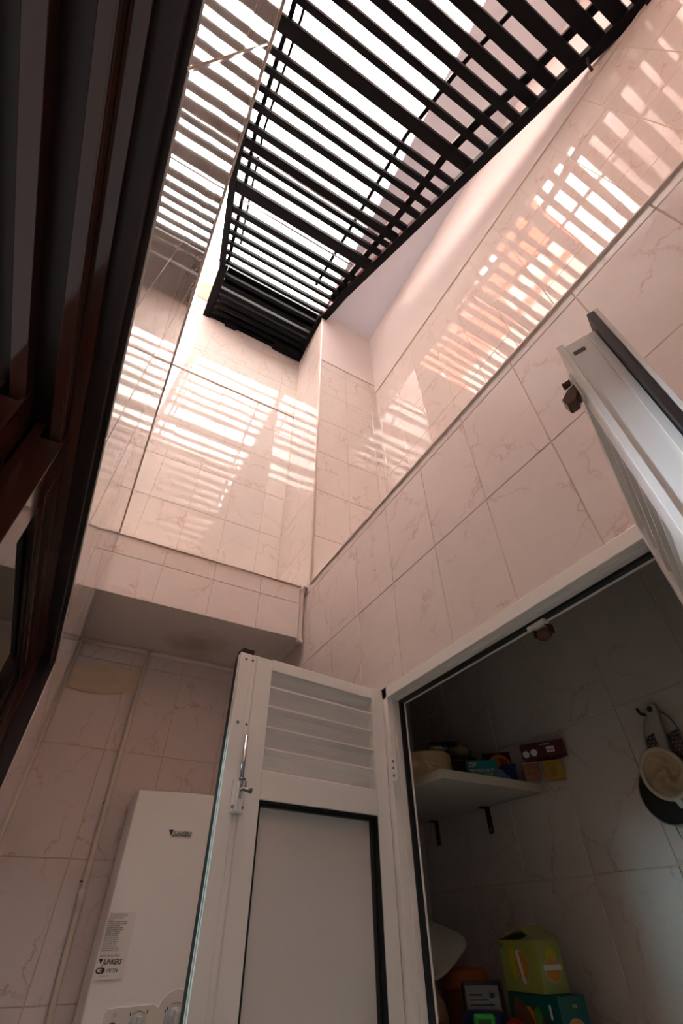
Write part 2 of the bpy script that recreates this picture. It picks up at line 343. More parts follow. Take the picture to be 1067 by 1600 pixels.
# ------------------------------------------------------------------ pantry door frame
df = bpy.data.objects.new('door_frame', None); C.objects.link(df); df['label'] = 'white aluminium door frame round the open pantry with black gasket'; df['category'] = 'door frame'
df.location = (RW, OY1, FL)
def ringpart(name, x0, x1, in0, in1, m, bev=0.0):
    """frame members: between inset in0 and in1 of the opening"""
    P = Matrix.Translation(Vector((-RW, -OY1, -FL)))
    for nm, bx in (('side', (x0, x1, OY1 - in1, OY1 - in0, FL, OZ - in0)), ('head', (x0, x1, OY0 + in0, OY1 - in0, OZ - in1, OZ - in0)), ('side', (x0, x1, OY0 + in0, OY0 + in1, FL, OZ - in0))):
        b = B(); b.box(*bx); b.done(name + '_' + nm, m, df, bevel=bev, T=P)
ringpart('frame', RW - .012, RW + .006, 0.0, .029, M['white'], .0015)
ringpart('rebate', RW + .006, RW + .022, .0, .033, M['white'], .001)
ringpart('gasket', RW + .022, RW + .034, .0, .0385, M['rubber'])
ringpart('lip', RW + .034, RW + .038, .0, .0415, M['white'], .001)
P = Matrix.Translation(Vector((-RW, -OY1, -FL)))
b = B(); b.box(RW - .016, RW - .0122, .970, .992, .262, .318); hp = b.done('hinge_plate', M['white'], df, bevel=.001, T=P)
for z in (.304, .290, .274):
    b = B(); b.lathe([(.0, -.0022), (.0028, -.0022), (.0034, 0), (.0, 0)], (RW - .0162, .981, z), (1, 0, 0), 10); b.done('screw', M['screw'], hp, T=Matrix())
# ball catch under the frame head
ct = B(); ct.box(RW + .022, RW + .036, .497, .540, OZ - .046, OZ - .038); catch = ct.done('catch_plate', M['white'], df, bevel=.001, T=P)
b = B(); b.lathe([(.0, -.014), (.009, -.013), (.012, -.006), (.012, .006), (.009, .013), (0, .014)], (RW + .040, .518, OZ - .058), (0, 1, 0), 14); b.box(RW + .030, RW + .050, .500, .504, OZ - .062, OZ - .044); b.box(RW + .030, RW + .050, .532, .536, OZ - .062, OZ - .044)
b.done('catch_roller', M['brownplastic'], catch)

# ------------------------------------------------------------------ the two door leaves
def leaf(label, hinge, d, W, s, thick=.038):
    """hinge: base xy; d: unit direction hinge->free; s=+1 visible face has normal rot90(d), -1 the other. local x: width, local y: normal, z up from floor"""
    rz = math.atan2(d[1], d[0]); R = thing('door_leaf', label, 'door', (hinge[0], hinge[1], FL + .02), rz)
    z = lambda v: v - FL - .02
    def bx(b, x0, x1, t0, t1, z0, z1):
        ya, yb = -s * t0, -s * t1; b.box(x0, x1, min(ya, yb), max(ya, yb), z(z0), z(z1))
    H = .479; bot = FL + .03
    b = B(); bx(b, 0, .037, 0, thick, bot, H); b.done('hinge_stile', M['white'], R, bevel=.0015)
    b = B(); bx(b, .334, W, 0, thick, bot, H - .003); b.done('free_stile', M['white'], R, bevel=.0015)
    b = B(); bx(b, .037, .334, 0, thick, .452, H - .0005); b.done('top_rail', M['white'], R, bevel=.0015)
    b = B(); bx(b, .037, .334, 0, thick, .196, .247); b.done('middle_rail', M['white'], R, bevel=.0015)
    b = B(); bx(b, .037, .334, 0, thick, bot, bot + .09); b.done('bottom_rail', M['white'], R, bevel=.0015)
    for zz in (.4575, .415, .373, .330, .288):
        b = B(); pr = []
        n = 6
        for i in range(n + 1):
            u = i / n; pr.append((.0075 + .024 * u + .004 * math.sin(math.pi * u), zz - .050 * u - .002 * math.sin(math.pi * u)))
        low = [(t + .0016, q - .0022) for t, q in pr][::-1]
        prof = [(.0035, zz - .001), (.0035, zz + .0026)] + [(pr[0][0], pr[0][1] + .0016)] + pr[1:] + low[:-1] + [(.006, zz - .003)]
        b.prism([(.034, -s * t, z(q)) for t, q in prof], (.303, 0, 0)); b.done('slat', M['white'], R)
    b = B(); bx(b, .036, .334, thick * .60, thick * .72, bot + .08, .20); b.done('panel', M['white_dull'], R)
    b = B()
    bx(b, .0372, .041, .002, thick * .6, bot + .09, .1955); bx(b, .330, .3335, .002, thick * .6, bot + .09, .1955)
    bx(b, .041, .330, .002, thick * .6, .1925, .1955); 
    bx(b, .041, .046, .012, thick * .6, bot + .09, .1925); bx(b, .041, .330, .012, thick * .6, .188, .1925)
    b.done('panel_gasket', M['rubber'], R)
    b = B(); bx(b, .037, .334, thick * .85, thick * .95, .247, .452); 
    return R, bx, z, b
d1 = Vector((-.991, -.132, 0)).normalized()
R1, bx1, z1, tmp = leaf('white louvred door leaf swung out beside the white boiler', (.69, 1.01), d1, .388, 1)
tmp.bm.free()
# meeting stile flange, edge, end cap, bolt, screws of the far leaf
b = B(); bx1(b, .3885, .417, -.002, .0035, FL + .03, .474); b.done('flange', M['white'], R1, bevel=.001)
b = B(); bx1(b, .389, .4125, .0036, .034, FL + .03, .474); b.done('edge_gasket', M['rubber'], R1)
b = B(); bx1(b, .400, .4165, .0085, .0125, FL + .03, .472); b.done('edge_profile', M['white'], R1, bevel=.001)
b = B(); bx1(b, .384, .412, -.001, .03, .4745, .486); bx1(b, .37, .384, .012, .03, .4765, .483); b.done('end_cap', M['rubber'], R1, bevel=.001)
b = B(); bx1(b, .374, .377, -.0012, .004, FL + .05, .472); b.done('stile_groove', M['white_dull'], R1)
b = B(); bx1(b, .369, .396, -.006, -.0021, .168, .222); bx1(b, .376, .389, -.013, -.006, .170, .218); bolt = b.done('bolt_plate', M['white'], R1, bevel=.0008)
b = B(); b.tube([(.3825, .010, z1(.19)), (.3825, .010, z1(.30))], .004, 10); b.done('bolt_rod', M['bright_steel'], bolt, T=Matrix())
b = B(); b.tube([(.3825, .010, z1(.205)), (.3825, .020, z1(.205)), (.374, .024, z1(.203)), (.366, .026, z1(.202))], [.0035, .0035, .0035, .005], 10); b.tube([(.389, .0145, z1(.222)), (.376, .0145, z1(.222))], .0022, 8); b.tube([(.374, .0145, z1(.222)), (.374, .0145, z1(.205))], .0015, 6); b.done('bolt_knob', M['screw'], bolt)
for (x, q) in ((.392, .178), (.372, .178)):
    b = B(); b.lathe([(.0, .0015), (.0022, .0015), (.003, 0)], (x, .006, z1(q)), (0, 1, 0), 10); b.done('screw', M['screw'], bolt)
for (x, q) in ((.402, .460), (.385, .462), (.402, .325), (.381, .325)):
    b = B(); b.lathe([(.0, .0018), (.0022, .0018), (.003, 0)], (x, .002 if x > .388 else .0, z1(q)), (0, 1, 0), 10); b.done('screw', M['screw'], R1)

F2 = Vector((.336, .099, 0)); d2 = Vector((-.9165, -.400, 0)).normalized(); H2 = F2 - d2 * .388
R2, bx2, z2, tmp = leaf('white louvred door leaf seen edge-on with black gasket', (H2.x, H2.y), d2, .388, -1)
tmp.bm.free()
# note: visible (far) face at local y = 0, body towards +y
b = B(); bx2(b, .3885, .3925, -.001, .006, FL + .03, .476); b.done('edge_lip', M['white'], R2, bevel=.0008)
b = B(); bx2(b, .3885, .3910, .030, .038, FL + .03, .470); b.done('edge_rib', M['white'], R2, bevel=.0008)
b = B(); bx2(b, .376, .402, .0385, .0455, FL + .03, .487); b.done('edge_gasket', M['rubber'], R2)
b = B(); bx2(b, .372, .404, .0456, .0500, FL + .03, .486); b.done('flange', M['white'], R2, bevel=.001)
b = B(); bx2(b, .388, .3887, .010, .022, .452, .458); b.done('slot', M['rubber'], R2)
b = B(); bx2(b, .352, .366, -.003, .0, .415, .458); lp = b.done('latch_plate', M['cream'], R2, bevel=.001)
b = B(); b.prism([(.350, -.003, z2(.440)), (.350, -.012, z2(.436)), (.350, -.021, z2(.425)), (.350, -.018, z2(.412)), (.350, -.008, z2(.414)), (.350, -.003, z2(.426))], (.016, 0, 0)); b.done('latch_hook', M['brownplastic'], lp, bevel=.002, T=Matrix())
for q in ((.359, .4205), (.359, .450)):
    b = B(); b.lathe([(0, -.009), (.0045, -.0085), (.0055, 0)], (q[0], -.004, z2(q[1])), (0, 1, 0), 12); b.done('screw_cap', M['brownplastic'], lp)

# ------------------------------------------------------------------ kitchen window: head, jamb, sashes
wd = bpy.data.objects.new('window_1', None); C.objects.link(wd); wd['kind'] = 'structure'; wd.location = (LW, 1.23, HEAD)
WP = Matrix.Translation(-Vector(wd.location))
def wpart(name, boxes, m, bev=.0):
    b = B()
    for q in boxes: b.box(*q)
    return b.done(name, m, wd, bevel=bev, T=WP)
wpart('head_lining', [(-.30, LW + .0005, NEAR, 1.23, HEAD - .004, HEAD)], M['brown_dark'])
wpart('head_lip', [(-.098, -.0925, NEAR, 1.225, HEAD - .016, HEAD - .004)], M['brown_dark'])
wpart('head_box', [(-.127, -.1135, NEAR, 1.225, HEAD - .013, HEAD - .004)], M['brown'])
wpart('track', [(-.1425, -.1275, NEAR, 1.22, HEAD - .027, HEAD - .004)], M['brown'], .001)
wpart('track_rib', [(-.1305, -.1285, NEAR, 1.22, HEAD - .030, HEAD - .027)], M['brown'], .0005)
wpart('track', [(-.187, -.170, NEAR, 1.22, HEAD - .027, HEAD - .004)], M['brown'], .001)
wpart('track', [(-.26, -.215, NEAR, 1.22, HEAD - .027, HEAD - .004)], M['brown'], .001)
wpart('jamb', [(-.30, LW + .0005, 1.215, 1.2325, -.62, HEAD - .004)], M['brown_dark'])
wpart('jamb_rail', [(-.141, -.1155, 1.19, 1.215, -.62, HEAD - .004)], M['brown'], .001)
wpart('jamb_rail', [(-.192, -.176, 1.19, 1.215, -.62, HEAD - .004)], M['brown'], .001)
wpart('sill', [(-.30, LW - .006, NEAR, 1.232, -.62, -.585)], M['brown'], .002)
def sash(label, y0, y1, xc, zt):
    o = thing('window_sash', label, 'window sash', (xc, (y0 + y1) / 2, -.57)); h = zt + .57; L2 = (y1 - y0) / 2; t = .0195; s = .055
    for nm, q in (('stile', (-t, t, -L2, -L2 + s, 0, h)), ('stile', (-t, t, L2 - s, L2, 0, h))):
        b = B(); b.box(q[0], q[1], q[2], q[3], q[4], h - .022)
        b.box(q[0], -t + .012, q[2], q[3], h - .022, h); b.box(t - .006, t, q[2], q[3], h - .022, h)
        b.done(nm, M['brown'], o, bevel=.0012)
    b = B(); b.box(-t, t, -L2 + s, L2 - s, h - s - .01, h - .022); b.box(-t, -t + .012, -L2 + s, L2 - s, h - .022, h); b.box(t - .006, t, -L2 + s, L2 - s, h - .022, h); b.done('top_rail', M['brown'], o, bevel=.001)
    b = B(); b.box(-t, t, -L2 + s, L2 - s, 0, s); b.done('bottom_rail', M['brown'], o, bevel=.001)
    b = B(); b.box(t - .0085, t - .008, -L2 + s - .005, L2 - s + .005, s - .005, h - s - .005); b.done('glass_pane', M['glass'], o)
    b = B()
    for q in ((-L2 + s, -L2 + s + .006, s, h - s - .01), (L2 - s - .006, L2 - s, s, h - s - .01)): b.box(t - .014, t - .0065, q[0], q[1], q[2], q[3])
    b.box(t - .014, t - .0065, -L2 + s, L2 - s, h - s - .016, h - s - .01); b.done('glazing_bead', M['brown_dark'], o)
    return o
sash('outer brown window sash with glass reflecting the tiles', .48, 1.212, -.1435, .4755)
sash('inner brown window sash behind the glazed outer one', .43, 1.20, -.1875, .470)

# ------------------------------------------------------------------ pipe on the far wall
t = thing('water_pipe', 'thin cream-painted pipe running down the tiles left of the boiler', 'pipe', (.185, FAR - .03, .86))
T0 = Matrix.Translation(-Vector(t.location))
b = B(); b.tube([(.176, FAR - .028, .872), (.177, FAR - .028, .60), (.180, FAR - .028, .40), (.185, FAR - .028, .1), (.196, FAR - .028, -.20), (.21, FAR - .028, -.6), (.215, FAR - .028, -.9)], .0085, 14); b.done('pipe_run', M['pipe'], t, T=T0)
b = B(); b.tube([(.1845, FAR - .028, .115), (.187, FAR - .028, .065)], .0105, 14); b.done('joint', M['pipe'], t, T=T0)
for q in (.115, .32):
    b = B(); b.tube([(.172, FAR - .006, q + .018), (.1725, FAR - .02, q + .018), (.176, FAR - .034, q + .018)], .0018, 8); b.done('clip', M['bracket'], t, T=T0)

# ------------------------------------------------------------------ boiler
bo = thing('gas_boiler', 'white wall-mounted gas water heater half behind the louvred leaf', 'water heater', (.42, FAR - .17, -.42))
TB = Matrix.Translation(-Vector(bo.location))
bx0, bx1_, byf, bz0, bz1 = .224, .624, 1.602, -.40, .318
b = B(); n = 16; prof = []
for i in range(n + 1):
    u = i / n; prof.append((bx0 + .004 + (bx1_ - bx0 - .008) * u, byf - .028 * math.sin(math.pi * u) ** .9, bz0))
b.prism([(bx0, byf + .012, bz0)] + prof + [(bx1_, byf + .012, bz0), (bx1_, 1.70, bz0), (bx0, 1.70, bz0)], (0, 0, bz1 - bz0)); b.done('front_cover', M['boiler'], bo, bevel=.003, T=TB)
b = B(); b.box(bx0 + .004, bx1_ - .004, 1.70, 1.736, bz0 + .004, bz1 - .004); b.done('back_box', M['boiler'], bo, bevel=.003, T=TB)
b = B(); b.box(bx0 + .003, bx1_ - .003, 1.697, 1.7025, bz0 + .01, bz1 - .006); b.done('cover_joint', M['rubber'], bo, T=TB)
def bow(x): return byf - .028 * math.sin(math.pi * max(0, min(1, (x - bx0) / (bx1_ - bx0)))) ** .9
def fr(x, z, off=.0006):
    e = .01; sl = (bow(x + e) - bow(x - e)) / (2 * e); return frame((x, bow(x) - off, z), (1, sl, 0), (0, 0, 1))
ink = flat('black_print', (.015, .015, .02)); ink2 = flat('navy_enamel', (.02, .03, .09), .3); chrome = flat('silver_letters', (.55, .53, .5), .25)
bo.location = Vector(bo.location) * 1.12; bo.scale = (1.12, 1.12, 1.12)   # true size, hung on the wall
# badge
b = B(); b.prism([(0, .013, 0), (.013, .013, 0), (.0075, 0, 0)], (0, 0, .002)); bd = b.done('badge', ink2, bo, T=TB @ fr(.329, .213, .0005))
text('badge_letters', 'JUNKERS', .0135, Matrix.Translation((.013, .0012, .001)), ink2, bd, .0016, .25, .0003, sx=.92)
text('badge_face', 'JUNKERS', .0135, Matrix.Translation((.0126, .0016, .0028)), chrome, bd, .0002, .25, .0, sx=.92)
# instruction sticker
b = B(); b.box(-.002, .062, -.115, .003, 0, .0003); st = b.done('sticker', mat('sticker_film', (.84, .79, .75), .4), bo, T=TB @ frame((.232, bow(.232) - .0022, .05), (.062, bow(.294) - bow(.232) + .0005, 0), (0, 0, 1)))
lines = ['  Lea las instrucciones de instalacion', '  y las instrucciones de uso antes de', ' instalar y poner en marcha', ' el aparato.', ' Este aparato solo puede ser instalado', ' en un local que cumpla los requisitos', ' de ventilacion apropiados.', ' La instalacion del gas y la puesta', ' en marcha del aparato ha de ser', ' efectuada por un instalador', ' autorizado o por personal', ' debidamente preparado.', ' En caso de olor a gas cierre', ' el grifo y abra las ventanas.', ' No accione interruptores ni', ' aparatos electricos. Avise', ' a su servicio tecnico o a la', ' compania suministradora de gas.', ' Limpie el aparato una vez al ano.']
for i, l in enumerate(lines): text('print_line', l, .0036, Matrix.Translation((-.001, -.002 - i * .0036, .0005)), ink, st, .0001, 0, .00006, sx=.82)
text('print_line', 'Servicio T\u00e9cnico Oficial', .0056, Matrix.Translation((0, -.0770, .0005)), ink, st, .0001, 0, 0, sx=.82)
b = B(); b.prism([(0, 0, 0), (.010, 0, 0), (.0055, -.009, 0)], (0, 0, .0002)); b.done('print_emblem', ink, st, T=Matrix.Translation((.0, -.0805, .0004)))
text('print_name', 'JUNKERS', .0125, Matrix.Translation((.0105, -.0900, .0005)), ink, st, .0001, .22, .0004, sx=.82)
b = B(); pts = [( .007 * math.cos(a) + (.006 if math.cos(a) > 0 else 0), .0055 * math.sin(a), 0) for a in [2 * math.pi * k / 24 for k in range(24)]]; b.prism(pts, (0, 0, .0002)); b.done('print_pill', ink, st, T=Matrix.Translation((.006, -.1005, .0004)))
text('print_number', '902', .0085, Matrix.Translation((.0015, -.1035, .0008)), M['boiler'], st, .0001, 0, .0002, sx=.82)
text('print_number', '100 724', .0095, Matrix.Translation((.0215, -.1040, .0005)), ink, st, .0001, 0, .0001, sx=.82)
text('print_line', 'Consulte horario', .0035, Matrix.Translation((.010, -.1105, .0005)), ink, st, .0001, 0, 0, sx=.82)
# control fascia with two knobs and a lamp window
cream2 = mat('fascia_plastic', (.78, .72, .66), .4)
b = B(); pts = [(.272, 0, -.26), (.272, 0, -.122), (.278, 0, -.112), (.374, 0, -.108)]
for k in range(13):
    a = math.radians(160 - k * 20); pts.append((.425 + .043 * math.cos(a), 0, -.128 + .043 * math.sin(a)))
pts += [(.44, 0, -.20), (.44, 0, -.26)]
b.prism([(x, bow(x) + .004, z) for x, y, z in pts], (0, -.0075, 0)); fa = b.done('fascia', cream2, bo, bevel=.0012, T=TB)
grey = mat('knob_grey', (.42, .41, .42), .35); blackgloss = mat('lamp_window', (.01, .01, .012), .1)
def knob(x, z, r):
    c = (x, bow(x) - .004, z); b = B(); b.lathe([(r * 1.18, 0), (r * 1.12, .002), (r, .003), (r * .96, .009), (r * .9, .011), (0, .011)], c, (0, -1, 0), 28); k = b.done('knob', grey, fa)
    b = B(); b.box(-.0048, .0048, -.014, -.026, -r * .95, r * .95); m = b.done('grip', mat('knob_grip', (.62, .60, .58), .35), k, bevel=.002, T=Matrix.Translation((x, bow(x) + .003, z)))
knob(.344, -.140, .0155); knob(.425, -.138, .0205)
for x, z, r, a0, a1 in ((.344, -.140, .022, 50, 130), (.425, -.138, .0300, 65, 120)):
    b = B(); b.tube([(x + r * math.cos(math.radians(a)), bow(x) - .0042, z + r * math.sin(math.radians(a))) for a in range(a0, a1 + 1, 8)], .0006, 6); b.done('dial_mark', ink, fa)
for x, z in ((.326, -.121), (.362, -.119), (.402, -.121), (.406, -.117), (.447, -.121), (.443, -.117)):
    b = B(); b.box(x - .001, x + .001, bow(x) - .0045, bow(x) - .0036, z - .003, z + .003); b.done('dial_tick', ink, fa)
b = B(); b.lathe([(.009, 0), (.009, .002), (.007, .004), (0, .0045)], (.292, bow(.292) - .003, -.142), (0, -1, 0), 20); b.done('lamp_window', blackgloss, fa)
text('dial_symbol', 'O', .007, fr(.291, -.124, .0045), ink, fa)

# ------------------------------------------------------------------ overhead steel grille
GK = .35
def gz(yz): return (3.76 - GK * 1.54) / (1 - GK * yz)
def gp(xz, yz): q = gz(yz); return Vector((xz * q, yz * q, q))
SL = Vector((0, 1, GK)).normalized()
gr = thing('steel_grille', 'black steel grille of crossbars spanning the light well overhead', 'grille', (.28, 1.90, 3.76))
TG = Matrix.Translation(-Vector(gr.location))
def poly(name, pts, w, h, m=None):
    b = B()
    for p, q in zip(pts, pts[1:]):
        e = (q - p).normalized() * w * .3; b.bar(p - e, q + e, w, h)
    return b.done(name, m or M['steel'], gr, bevel=.003, T=TG)
outR = [gp(.372, -.26), gp(.335, -.12), gp(.318, -.03), gp(.290, .045), gp(.252, .16), gp(.206, .32), Vector((.700, 1.53, 3.75))]
outR = [gp(.395, -.26), gp(.3265, -.045), gp(.206, .336), Vector((.702, 1.56, 3.755))]
outL = [gp(-.118, -.26), gp(-.092, 0.0), gp(-.068, .25), gp(-.041, .395), Vector((-.130, 1.56, 3.755))]
rail_R = poly('side_rail', outR, .055, .06); rail_L = poly('side_rail', outL, .045, .06)
poly('end_rail', [Vector((.702, 1.52, 3.755)), Vector((.702, 1.945, 3.76))], .06, .09); poly('end_rail', [Vector((-.130, 1.52, 3.755)), Vector((-.132, 1.945, 3.76))], .06, .09)
up = Vector((0, 0, .03))
poly('inner_rail', [gp(.350, -.26) + up, gp(.300, -.095) + up, gp(.268, -.017) + up, gp(.247, .049) + up, gp(.235, .119) + up, gp(.188, .36) + up], .042, .03)
poly('inner_rail', [gp(-.085, -.26) + up, gp(-.060, .02) + up, gp(-.058, .17) + up, gp(-.044, .27) + up, gp(-.030, .395) + up], .024, .03)
poly('inner_rail', [gp(-.070, -.26) + up * 3, gp(-.046, .02) + up * 3, gp(-.046, .17) + up * 3, gp(-.033, .27) + up * 3, gp(-.020, .36) + up * 3], .014, .02)
poly('inner_rail', [gp(.275, -.26) + up * 4, gp(.205, -.06) + up * 4, gp(.176, .06) + up * 4, gp(.150, .36) + up * 4], .022, .02)
def xr(yz):
    P_ = [(.395, -.26), (.3265, -.045), (.206, .336), (.186, .415)]
    for (a, p), (c, q) in zip(P_, P_[1:]):
        if yz <= q: return a + (c - a) * (yz - p) / (q - p)
    return P_[-1][0]
def xl(yz):
    P_ = [(-.118, -.26), (-.092, 0.0), (-.068, .25), (-.041, .395), (-.034, .415)]
    for (a, p), (c, q) in zip(P_, P_[1:]):
        if yz <= q: return a + (c - a) * (yz - p) / (q - p)
    return P_[-1][0]
bars = [(-.24, .075), (-.21, .07), (-.178, .07), (-.143, .066), (-.108, .06), (-.078, .058), (-.050, .048), (-.022, .04), (.006, .036), (.040, .075), (.073, .036), (.096, .036), (.121, .036), (.145, .042), (.174, .042),
        (.197, .06), (.215, .034), (.235, .04), (.264, .085), (.302, .048), (.322, .038), (.341, .032), (.3595, .028), (.378, .028), (.3965, .028)]
for yz, wdt in bars:
    b = B(); p = gp(xl(yz), yz); q = gp(xr(yz), yz); j = Vector((0, 0, random.uniform(-.004, .004)))
    b.bar(p + j, q + j, wdt * .92, .030, SL.cross(X)); b.done('crossbar', M['steel'], gr, bevel=.003, T=TG)
b = B(); b.tube([gp(-.05, .204) - up, gp(.20, .204) - up], .006, 8); b.tube([gp(-.04, .279) - up, gp(.19, .279) - up], .007, 8); b.done('bright_rod', M['bright_steel'], gr, T=TG)
# solid flat end of the grille against the wall
b = B(); b.box(-.10, .675, 1.535, 1.66, 3.80, 3.83); b.done('end_plate', M['steel'], gr, T=TG)
for y, h in ((1.585, .05), (1.645, .05), (1.705, .05), (1.765, .05), (1.825, .055), (1.885, .05), (1.935, .04)):
    b = B(); b.box(-.105, .68, y - .016, y + .016, 3.735, 3.735 + h); b.done('end_bar', M['steel'], gr, bevel=.003, T=TG)
b = B(); b.box(-.105, .68, 1.67, 1.945, 3.845, 3.86); b.done('dark_panel', mat('dark_grey_sheet', (.10, .085, .08), .7), gr, T=TG)  # plain dark sheet filling the gaps above the end bars
for q in ((.44, .695, 1.86, 1.948, 3.70, 3.80), (.02, .12, 1.90, 1.948, 3.70, 3.74)):
    b = B(); b.box(*q); b.done('wall_bracket', M['steel'], gr, bevel=.006, T=TG)

# cream box on the far wall and wire hook
b = B(); b.box(-.27, -.14, 1.80, 1.95, 3.95, 4.30); o = b.done('junction_box', M['cream'], bevel=.01); tag(rebase(o, (-.205, 1.95, 3.95)), 'cream box on the far wall beside the left end of the grille', 'box')
t = thing('wire_hook', 'black bent wire hook sticking out of the pink wall', 'hook', (1.156, -.45, 3.00))
b = B(); b.tube([(0, 0, 0), (-.03, -.004, .0), (-.05, -.012, .012), (-.06, -.03, .035), (-.065, -.055, .055), (-.07, -.07, .056)], .0065, 8); b.done('hook_wire', M['bracket'], t)
b = B(); b.lathe([(0, -.012), (.02, -.01), (.03, 0)], (0, 0, 0), (1, 0, 0), 12); b.done('mortar_dab', M['bead'], t)

# ------------------------------------------------------------------ pantry: upper shelf
sh = thing('wall_shelf', 'white melamine shelf on two iron brackets in the pantry', 'shelf', (.99, 1.24, .28))
TS = Matrix.Translation(-Vector(sh.location))
b = B(); b.box(.822, UR - .006, .972, RET - .006, .2805, .300); b.done('board', M['chip'], sh, T=TS)
b = B(); b.box(.818, UR - .006, .9685, .9718, .2800, .3005); b.box(.8185, .8218, .972, RET - .006, .2800, .3005); b.done('edge_band', M['melamine'], sh, T=TS)
for y in (1.185, 1.43):
    b = B(); b.box(UR - .009, UR - .0055, y - .009, y + .009, .215, .280); b.box(1.13, UR - .006, y - .009, y + .009, .2765, .280); br = b.done('bracket', M['bracket'], sh, bevel=.001, T=TS)
    b = B(); b.lathe([(0, .002), (.003, .0018), (.004, 0)], (UR - .009, y, .225), (-1, 0, 0), 10); b.done('screw', M['screw'], br)
ST = .301
# masking tape roll
t = thing('tape_roll', 'wide roll of tan masking tape overhanging the shelf edge', 'tape', (.893, 1.115, ST))
b = B(); b.lathe([(.044, 0), (.067, 0), (.068, .001), (.068, .066), (.067, .067), (.044, .067)], (0, 0, 0), n=48, closed=True); b.done('tape', M['tape'], t)
b = B(); b.lathe([(.041, .001), (.044, .001), (.044, .066), (.041, .066)], (0, 0, 0), n=40, closed=True); b.done('core', M['card_inner'], t)
b = B(); a = math.radians(248); c = Vector((.0685 * math.cos(a), .0685 * math.sin(a), .032)); b.prism([(c.x - .013, c.y - .0008, c.z + .012), (c.x - .002, c.y - .0015, c.z + .004), (c.x + .010, c.y - .002, c.z - .002), (c.x + .008, c.y - .002, c.z - .007), (c.x - .006, c.y - .001, c.z - .002), (c.x - .011, c.y, c.z + .004)], (-.001, -.002, 0)); b.done('torn_edge', M['cream'], t)
# dark jar behind
t = thing('dark_tub', 'dark brown round tub behind the tape roll', 'tub', (1.02, 1.125, ST))
b = B(); b.lathe([(0, 0), (.045, 0), (.05, .006), (.054, .055), (.05, .058), (0, .058)], (0, 0, 0), n=32); b.done('body', flat('dark_brown_tub', (.035, .016, .012), .3), t)
b = B(); b.lathe([(0, .058), (.056, .058), (.057, .064), (.054, .068), (0, .069)], (0, 0, 0), n=32); b.done('lid', flat('tub_lid', (.05, .022, .015), .3), t)
b = B(); b.box(-.045, .05, -.045, .045, 0, .078); o = b.done('purple_packet', flat('purple_foil', (.07, .02, .09), .35), bevel=.012); o.location = (.90, 1.25, ST); tag(o, 'dark purple packet at the far end of the upper shelf', 'packet')
# clear bag of two snack cakes
def blob(name, m, parent, c, r, seed, amp=.12, n=14):
    bm = bmesh.new(); bmesh.ops.create_icosphere(bm, subdivisions=3, radius=1); rnd = random.Random(seed); ph = [rnd.uniform(0, 6) for _ in range(6)]
    for v in bm.verts:
        k = 1 + amp * (math.sin(7 * v.co.x + ph[0]) * math.sin(6 * v.co.y + ph[1]) + .6 * math.sin(11 * v.co.z + ph[2]) * math.sin(9 * v.co.x + ph[3]))
        v.co = Vector((v.co.x * r[0] * k, v.co.y * r[1] * k, v.co.z * r[2] * k)) + Vector(c)
    me = bpy.data.meshes.new(name); bm.to_mesh(me); bm.free(); me.materials.append(m)
    for p in me.polygons: p.use_smooth = True
    o = bpy.data.objects.new(name, me); C.objects.link(o)
    if parent: o.parent = parent
    return o
t = thing('snack_pack', 'clear plastic pack of two beige nut clusters above the tape roll', 'snack pack', (.985, 1.125, ST + .0705))
nutm = mat('toasted_nuts', (.80, .60, .38), .6, noise=.35, nscale=120, bump=1.0, bscale=150)
blob('nut_cluster', nutm, t, (-.030, .020, .022), (.032, .028, .020), 1, .10); blob('nut_cluster', nutm, t, (.032, -.012, .021), (.030, .028, .019), 2, .10)
b = B(); b.prism([(-.075, .052, 0), (-.06, -.012, 0), (.055, -.055, 0), (.075, .005, 0)], (0, 0, .004)); b.done('tray', M['clear_plastic'], t)
bag = blob('plastic_film', M['clear_plastic'], t, (0, .004, .024), (.074, .052, .026), 3, .16)
b = B(); b.box(-.018, .014, -.002, .002, 0, .010, T=Matrix.Translation((-.012, -.040, .030)) @ Matrix.Rotation(-.4, 4, 'Z')); b.done('label_strip', flat('black_label', (.02, .015, .015)), t)
# boxes on the shelf -------------------------------------------------
def carton(name, label, cat, loc, rz, size, col, prints=(), rough=.4, tilt=(0, 0), flaps=None):
    """size along local x (width facing viewer = local -y side and -x side), y, z"""
    o = thing(name, label, cat, loc, rz); o.rotation_euler = (tilt[0], tilt[1], rz); sx, sy, sz = size
    b = B(); b.box(0, sx, 0, sy, 0, sz); b.done('carton', mat(name + '_card', col, rough, noise=.03, nscale=30), o, bevel=.0012)
    for pr in prints: pr(o, size)
    return o
def onface(face, size):
    sx, sy, sz = size
    if face == 'front': return frame((0, -.0006, 0), (1, 0, 0), (0, 0, 1))      # -y face, x to the right
    if face == 'left': return frame((-.0006, sy, 0), (0, -1, 0), (0, 0, 1))     # -x face, -y to the right
    if face == 'bottom': return frame((0, 0, -.0006), (1, 0, 0), (0, -1, 0))
def tx(face, body, x, y, s, m, **k):
    return lambda o, size: text('lettering', body, s, onface(face, size) @ Matrix.Translation((x, y, 0)), m, o, .0002, **k)
def shape(face, pts, m, name='print', z=0.0):
    def f(o, size):
        b = B(); b.prism([(x, y, 0) for x, y in pts], (0, 0, .0004)); b.done(name, m, o, T=onface(face, size) @ Matrix.Translation((0, 0, z)))
    return f
def ell(cx, cy, a, b_, n=24, rot=0):
    return [(cx + a * math.cos(t) * math.cos(rot) - b_ * math.sin(t) * math.sin(rot), cy + a * math.cos(t) * math.sin(rot) + b_ * math.sin(t) * math.cos(rot)) for t in [2 * math.pi * k / n for k in range(n)]]
def rect(x0, x1, y0, y1): return [(x0, y0), (x1, y0), (x1, y1), (x0, y1)]
